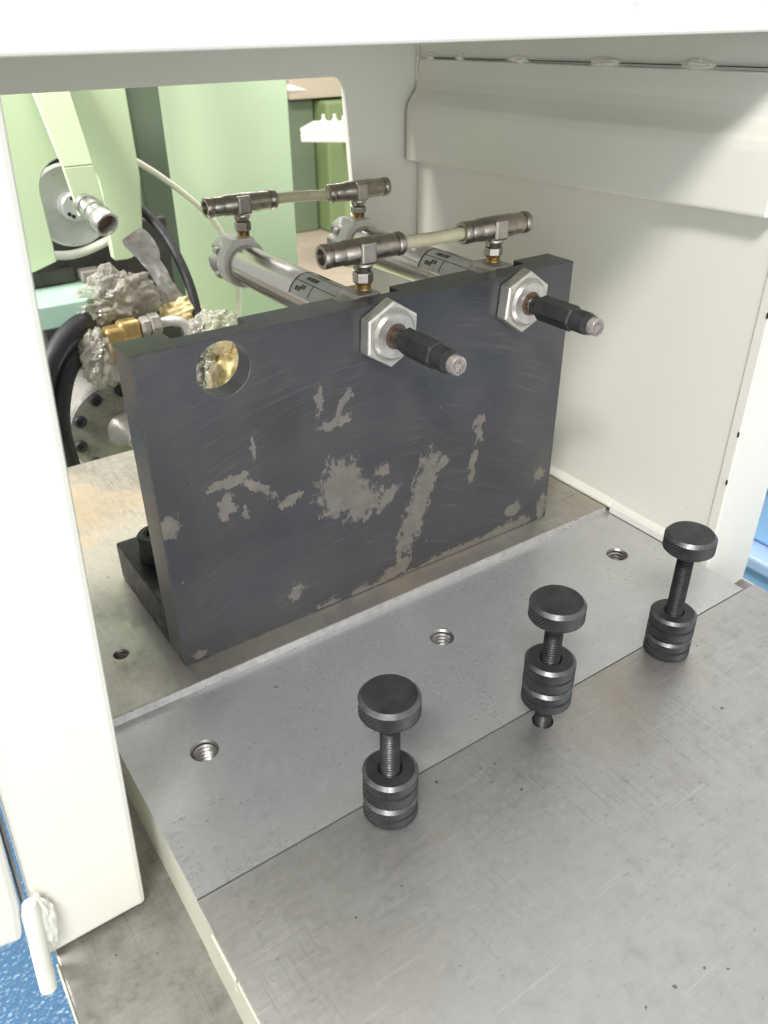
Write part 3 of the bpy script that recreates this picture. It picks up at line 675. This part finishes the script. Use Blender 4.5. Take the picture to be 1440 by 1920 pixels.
bm = B(); box(bm, 2.60, 2.76, 6.5, 6.6, -0.9, 3.6); obj('gap_shade_column', bm, 'green_dark_shade', gm, 0.02)
bm = B(); box(bm, 2.80, 4.74, 7.0, 7.6, -3.0, 3.6); obj('side_panel', bm, 'green', gm, 0.02)
bm = B(); box(bm, -0.6, 2.8, 7.2, 7.6, -3.0, 3.6); obj('shaded_back', bm, 'green_dark_shade', gm, 0.02)  # dark colour stands in for the shade deep in the gap
bm = B(); box(bm, 0.05, 4.7, 3.3, 7.6, -8.0, -0.86); obj('base', bm, 'green', gm, 0.03)
bm = B(); prism(bm, [(0.10, 4.0), (0.86, 4.0), (1.02, 4.15), (1.02, 4.7), (0.10, 4.7)], 'xy', 0.90, 1.12); obj('shelf', bm, 'teal', gm, 0.015)
bm = B(); box(bm, 0.15, 0.95, 4.62, 4.75, 1.13, 1.27); obj('cross_bar', bm, 'dark_metal', gm, 0.01)
bm = B(); box(bm, 0.98, 1.18, 4.50, 4.68, 1.14, 1.24); obj('clamp_block', bm, 'flange', gm, 0.015)
bm = B(); box(bm, 0.6, 2.1, 5.0, 5.3, -0.85, 1.55); obj('dark_housing', bm, 'dark_metal', gm, 0.03)
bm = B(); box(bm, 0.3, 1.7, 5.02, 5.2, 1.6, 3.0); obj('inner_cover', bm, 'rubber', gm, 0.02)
# cream lip under the disc
bm = B(); tube(bm, [(0.72, 4.72, 1.40), (0.95, 4.72, 1.365), (1.15, 4.72, 1.39), (1.36, 4.72, 1.45)], 0.045, 12); obj('lip', bm, 'plastic_white', gm)
sp = bpy.data.objects
bm = B(); lathe(bm, [(4.70, 0.36), (4.72, 0.385), (4.735, 0.385), (4.78, 0.24), (4.78, 0.1)], 'y', (1.07, 0, 1.82), 48); disc = obj('disc', bm, 'silver', gm)
bm = B(); lathe(bm, [(4.60, 0.11), (4.62, 0.13), (4.699, 0.135)], 'y', (1.07, 0, 1.82), 36); obj('hub', bm, 'silver', disc)
for a in (100, 220, 250, 300):
    bm = B(); lathe(bm, [(4.592, 0.018), (4.6, 0.018)], 'y', (1.07 + 0.085 * math.cos(math.radians(a)), 0, 1.82 + 0.085 * math.sin(math.radians(a))), 12); obj('screw_hole', bm, 'rubber', disc)
o0 = Vector((1.055, 4.21, 1.925)); d = (Vector((1.135, 3.88, 1.775)) - o0).normalized()
bm = B(); lathe(bm, [(0.0, 0.095), (0.05, 0.10), (0.06, 0.082), (0.10, 0.082), (0.11, 0.098), (0.15, 0.098), (0.16, 0.084), (0.22, 0.084), (0.24, 0.108), (0.26, 0.120), (0.36, 0.120), (0.375, 0.112), (0.375, 0.094), (0.365, 0.088), (0.30, 0.074)], d, o0, 36)
nz = obj('nozzle', bm, 'nozzle_metal', gm)
bm = B(); lathe(bm, [(0.301, 0.0735), (0.306, 0.0735)], d, o0, 24); obj('nozzle_bore', bm, 'rusty', nz)

# black hoses
bm = B(); tube(bm, [(1.40, 4.85, 1.90), (1.67, 4.72, 1.775), (1.86, 4.45, 1.48), (1.92, 4.1, 1.02), (1.91, 4.0, 0.5), (1.86, 4.1, -0.2), (1.8, 4.2, -0.8)], 0.048, 16)
tag(obj('hydraulic_hose', bm, 'rubber', None, base=(1.8, 4.2, -0.86)), 'thin black hose arching down against the pale green panel', 'hose')
bm = B(); tube(bm, [(0.2, 3.65, 0.05), (0.27, 3.7, 0.55), (0.46, 3.8, 0.80), (0.72, 3.95, 0.92), (1.0, 4.15, 0.90)], 0.085, 16)
tag(obj('hydraulic_hose', bm, 'rubber', None, base=(0.2, 3.65, 0.0)), 'thick black hose arching above the bolted steel flange', 'hose')
bm = B(); tube(bm, [(0.35, 3.75, -0.75), (0.30, 3.72, 0.0), (0.42, 3.8, 0.42), (0.62, 3.95, 0.62), (0.9, 4.2, 0.68)], 0.10, 16)
tag(obj('hydraulic_hose', bm, 'rubber', None, base=(0.35, 3.75, -0.86)), 'thick dark hose curving down behind the bolted steel flange', 'hose')
# cream tube drooping in front of the green panel
bm = B(); tube(bm, [(1.74, 5.15, 2.20), (1.896, 5.2, 2.107), (2.166, 5.2, 1.915), (2.49, 5.2, 1.636), (2.74, 5.2, 1.349), (2.868, 5.2, 1.034), (2.94, 5.2, 0.65), (2.897, 5.2, 0.269), (2.80, 5.2, 0.10), (2.5, 5.2, -0.4), (2.45, 5.2, -0.85)], 0.032, 14)
M['tube_white'] = simple('pale nylon line', (0.80, 0.77, 0.64), 0.35, 0.0, 0.04, 40)
tag(obj('air_line', bm, 'tube_white', None, base=(2.45, 5.2, -0.86)), 'long thin cream tube drooping in front of the pale green panel', 'tube')

# bolted flange of the hydraulic motor
mo = thing('hydraulic_motor', 'round steel motor flange with black socket bolts behind the table edge', 'motor', (0.93, 4.4, -0.86))
FX, FZ = 0.93, -0.25
bm = B(); lathe(bm, [(4.00, 0.49), (4.0, 0.50), (4.02, 0.525), (4.16, 0.56), (4.5, 0.57), (4.8, 0.57)], 'y', (FX, 0, FZ), 56); fl = obj('flange', bm, 'flange', mo)
for i in range(10):
    a = math.radians(152 + i * 36 - 36)
    bx_, bz_ = FX + 0.425 * math.cos(a), FZ + 0.425 * math.sin(a)
    bm = B(); lathe(bm, [(3.999, 0.062), (3.97, 0.062), (3.962, 0.054), (3.962, 0.030), (3.975, 0.028), (3.975, 0.001)], 'y', (bx_, 0, bz_), 20); obj('socket_bolt', bm, 'knob', fl)
bm = B(); lathe(bm, [(3.999, 0.22), (3.94, 0.20), (3.80, 0.11), (3.70, 0.10), (3.69, 0.09)], 'y', (FX + 0.08, 0, FZ - 0.02), 36); obj('shaft_boss', bm, 'flange', mo)
bm = B(); box(bm, 0.6, 1.3, 4.1, 4.75, -0.86, -0.70); obj('mounting_foot', bm, 'dark_metal', mo, 0.02)

# brass elbow with steel nuts and bent pipe
el = thing('brass_elbow', 'brass hose elbow with steel union nuts above the motor flange', 'pipe fitting', (1.0, 3.9, 0.3))
bm = B(); box(bm, 0.905, 1.13, 3.80, 3.98, 0.50, 0.86); box(bm, 1.05, 1.27, 3.81, 3.97, 0.70, 0.90); obj('elbow_body', bm, 'brass_elbow', el, 0.05, 4)
bm = B(); lathe(bm, [(1.271, 0.085), (1.29, 0.095), (1.30, 0.10), (1.36, 0.10), (1.365, 0.09)], 'x', (0, 3.89, 0.80), 6, smooth=False, phase=.3); obj('union_nut', bm, 'flange', el, 0.01)
bm = B(); lathe(bm, [(1.366, 0.09), (1.37, 0.115), (1.46, 0.115), (1.475, 0.095)], 'x', (0, 3.89, 0.80), 6, smooth=False, phase=.1); obj('union_nut', bm, 'flange', el, 0.01)
bm = B(); tube(bm, [(1.46, 3.89, 0.80), (1.58, 3.89, 0.80), (1.70, 3.90, 0.76), (1.76, 3.92, 0.65), (1.77, 3.95, 0.45), (1.77, 4.0, 0.0), (1.77, 4.1, -0.85)], 0.048, 14); obj('bent_pipe', bm, 'silver', el)
bm = B(); lathe(bm, [(0.33, 0.085), (0.35, 0.105), (0.44, 0.105), (0.499, 0.09)], 'z', (1.02, 3.89, 0), 28); obj('union_sleeve', bm, 'silver', el)

# bubble wrap, packing paper and printed film
bm = B(); crumple(bm, (1.16, 4.07, 1.09), 0.31, 0.15, 0.22, 0.42, 1.6, 2, 0.015, 190, 120)
crumple(bm, (0.92, 4.1, 0.96), 0.30, 0.14, 0.13, 0.42, 1.6, 4, 0.015, 160, 90)
crumple(bm, (1.36, 4.12, 1.00), 0.24, 0.12, 0.16, 0.42, 1.6, 5, 0.015, 150, 90)
tag(obj('bubble_wrap', bm, 'bubble', None, base=(1.1, 4.1, 0.85)), 'crumpled bubble wrap bundled above the brass elbow', 'bubble wrap')
bm = B(); crumple(bm, (0.83, 3.85, 0.58), 0.16, 0.10, 0.31, 0.38, 1.6, 8, 0.015, 130, 140)
tag(obj('bubble_wrap', bm, 'bubble', None, base=(0.83, 3.85, 0.33)), 'bubble wrap hanging between the brass elbow and the thick black hoses', 'bubble wrap')
bm = B(); crumple(bm, (1.98, 3.80, 0.62), 0.27, 0.2, 0.22, 0.25, 1.6, 11, 0.015, 170, 110)
crumple(bm, (1.80, 4.12, 0.80), 0.22, 0.12, 0.13, 0.3, 1.8, 14, 0.0, 80, 50, 1)
crumple(bm, (2.14, 3.80, 0.10), 0.22, 0.2, 0.42, 0.4, 1.5, 13, 0.0, 100, 70, 1)
crumple(bm, (1.80, 3.85, 0.05), 0.2, 0.2, 0.5, 0.35, 1.6, 12, 0.03, 100, 70, 0)
crumple(bm, (1.9, 3.9, -0.5), 0.5, 0.3, 0.42, 0.2, 1.6, 22, 0.0, 60, 40, 0)
tag(obj('packing_paper', bm, ['bubble', 'yellow'], None, base=(1.9, 3.8, -0.86)), 'yellow packing paper bundled with film behind the angle plate', 'packing paper')
# printed film strip hanging beside the hose
bm = B(); pts = []; n1, n2 = 26, 12
for i in range(n1 + 1):
    t = i / n1; row = []
    cx, cz, cy = 1.40 + 0.42 * t ** 0.9, 1.62 - 0.95 * t ** 1.25, 4.12 + 0.05 * t
    for j in range(n2 + 1):
        s_ = (j / n2 - 0.5) * (0.20 + 0.05 * math.sin(t * 9))
        q = Vector((cx + s_ * 0.9, cy, cz + s_ * 0.45))
        q.y += 0.06 * noise.noise(q * 7) + 0.04 * noise.noise(q * 16); q.x += 0.02 * noise.noise(q * 9 + Vector((5, 0, 0)))
        row.append(bm.verts.new(q))
    pts.append(row)
for i in range(n1):
    for j in range(n2): bm.faces.new((pts[i][j], pts[i + 1][j], pts[i + 1][j + 1], pts[i][j + 1])).smooth = True
bmesh.ops.solidify(bm, geom=bm.faces[:], thickness=0.012)
tag(obj('plastic_film', bm, 'film', None, base=(1.7, 4.15, 0.66)), 'crumpled shiny printed plastic film hanging beside the thin black hose', 'plastic film')

# far room
k = 1.884
def fx(x): return -1.087 + (x + 1.087) * k
def fz(z): return 3.385 + (z - 3.385) * k
FY = 41.0
bm = B(); box(bm, 18.0, fx(12.62), FY, FY + 6, -8, fz(1.16)); tag(obj('cabinet', bm, 'green_dark_shade', None, 0.1, base=(22, 44, -8)), 'dark green cabinet beside the pale green machine panel', 'cabinet')
bm = B(); box(bm, fx(12.62) + 0.15, fx(15.5), FY - 1.2, FY + 5, -8, fz(1.12)); tag(obj('cabinet', bm, 'green_olive', None, 0.15, base=(28, 44, -8)), 'olive green cabinet under the white parts tray', 'cabinet')
bm = B(); box(bm, 10, 60, FY + 8, FY + 8.6, -8, 14); wl = obj('wall', bm, 'beige'); wl['kind'] = 'structure'
bm = B(); box(bm, fx(11.7), fx(15.5), FY - 0.5, FY + 7, fz(1.17) + 0.05, fz(1.17) + 2.3); tag(obj('shelf_board', bm, 'beige', None, 0.05, base=(28, 44, 0)), 'beige shelf resting on top of the green cabinets', 'shelf')
lampb = B(); lathe(lampb, [(-0.9, 0.02), (-0.2, 0.16), (0.0, 0.2), (0.9, 0.2)], (-1, 0, 0.1), (fx(11.95) - 1.7, FY - 3, fz(1.40) + 0.35), 20)
tag(obj('spray_nozzle', lampb, 'plastic_white', None, base=(fx(11.95), FY - 3, fz(1.3))), 'small white pointed cone poking out behind the pale green panel', 'nozzle')
# parts tray on a stand, turned a little
k2 = 1.55
def gx(x): return -1.087 + (x + 1.087) * k2
def gz(z): return 3.385 + (z - 3.385) * k2
GY = -3.764 + (20 + 3.764) * k2
TX, TZ = gx(12.12), gz(0.40)
ROT = Matrix.Rotation(math.radians(-42), 4, 'Z')
def turn(bm):
    for v in bm.verts: v.co = Vector((TX, GY, 0)) + ROT @ (v.co - Vector((TX, GY, 0)))
    return bm
def tp(a, b_): return Vector((TX, GY, 0)) + ROT @ Vector((a, b_, 0))
tr = thing('parts_tray', 'white plastic parts tray in front of the olive cabinet', 'tray', (TX + 2, GY, -8))
H_ = 0.62
bm = B(); box(bm, TX, TX + 4.2, GY, GY + 3.0, TZ - H_, TZ - 0.22); obj('tray_floor', turn(bm), 'plastic_white', tr, 0.06)
for (a0, a1, b0, b1) in ((0, 4.2, 0, 0.18), (0, 0.18, 0.181, 3.0), (0.181, 4.2, 2.82, 3.0), (4.02, 4.2, 0.181, 2.819)):
    bm = B(); box(bm, TX + a0, TX + a1, GY + b0, GY + b1, TZ - 0.219, TZ); obj('rim', turn(bm), 'plastic_white', tr, 0.04)
bm = B(); box(bm, TX + 1.8, TX + 2.4, GY + 1.2, GY + 1.8, -8, TZ - H_ - 0.01); obj('stand', turn(bm), 'green_olive', tr, 0.03)
random.seed(9)
for i in range(6):
    p = tp(0.75 + i * 0.5, 1.9 + 0.3 * (i % 2)); hh = 0.55 + 0.15 * random.random()
    bm = B(); lathe(bm, [(TZ - 0.219, 0.16), (TZ - 0.219 + hh * 0.55, 0.16), (TZ - 0.219 + hh * 0.7, 0.08), (TZ - 0.219 + hh, 0.08)], 'z', (p.x, p.y, 0), 16)
    tag(obj('small_bottle', bm, 'plastic_white', None, base=(p.x, p.y, TZ - 0.22)), 'small white bottle standing in the white parts tray', 'bottle', 'white bottles in the parts tray')
for (a, b_) in ((0.55, 0.75), (1.15, 0.9)):
    p = tp(a, b_); bm = B(); lathe(bm, [(TZ - 0.219, 0.06), (TZ - 0.15, 0.15), (TZ - 0.02, 0.16), (TZ + 0.04, 0.07)], 'z', (p.x, p.y, 0), 16)
    tag(obj('metal_cap', bm, 'silver', None, base=(p.x, p.y, TZ - 0.22)), 'small shiny metal cap lying in the white parts tray', 'cap', 'metal caps in the parts tray')

# blue crate beyond the right post
cr = thing('blue_crate', 'blue plastic crate with pale ledge beyond the white end post', 'crate', (7.5, 0, -8))
bm = B(); box(bm, 6.0, 9.5, -3.5, 3.5, -8, -1.56); obj('lower_box', bm, 'blue_plastic', cr, 0.05)
bm = B(); box(bm, 5.85, 9.5, -3.55, 3.55, -1.55, -1.40); obj('ledge', bm, 'blue_rim', cr, 0.03)
bm = B(); box(bm, 6.12, 9.5, -3.4, 3.4, -1.39, -0.72); obj('upper_box', bm, 'blue_plastic', cr, 0.05)
bm = B(); box(bm, 6.0, 9.5, -3.5, 3.5, -0.71, -0.52); obj('rim', bm, 'blue_rim', cr, 0.03)
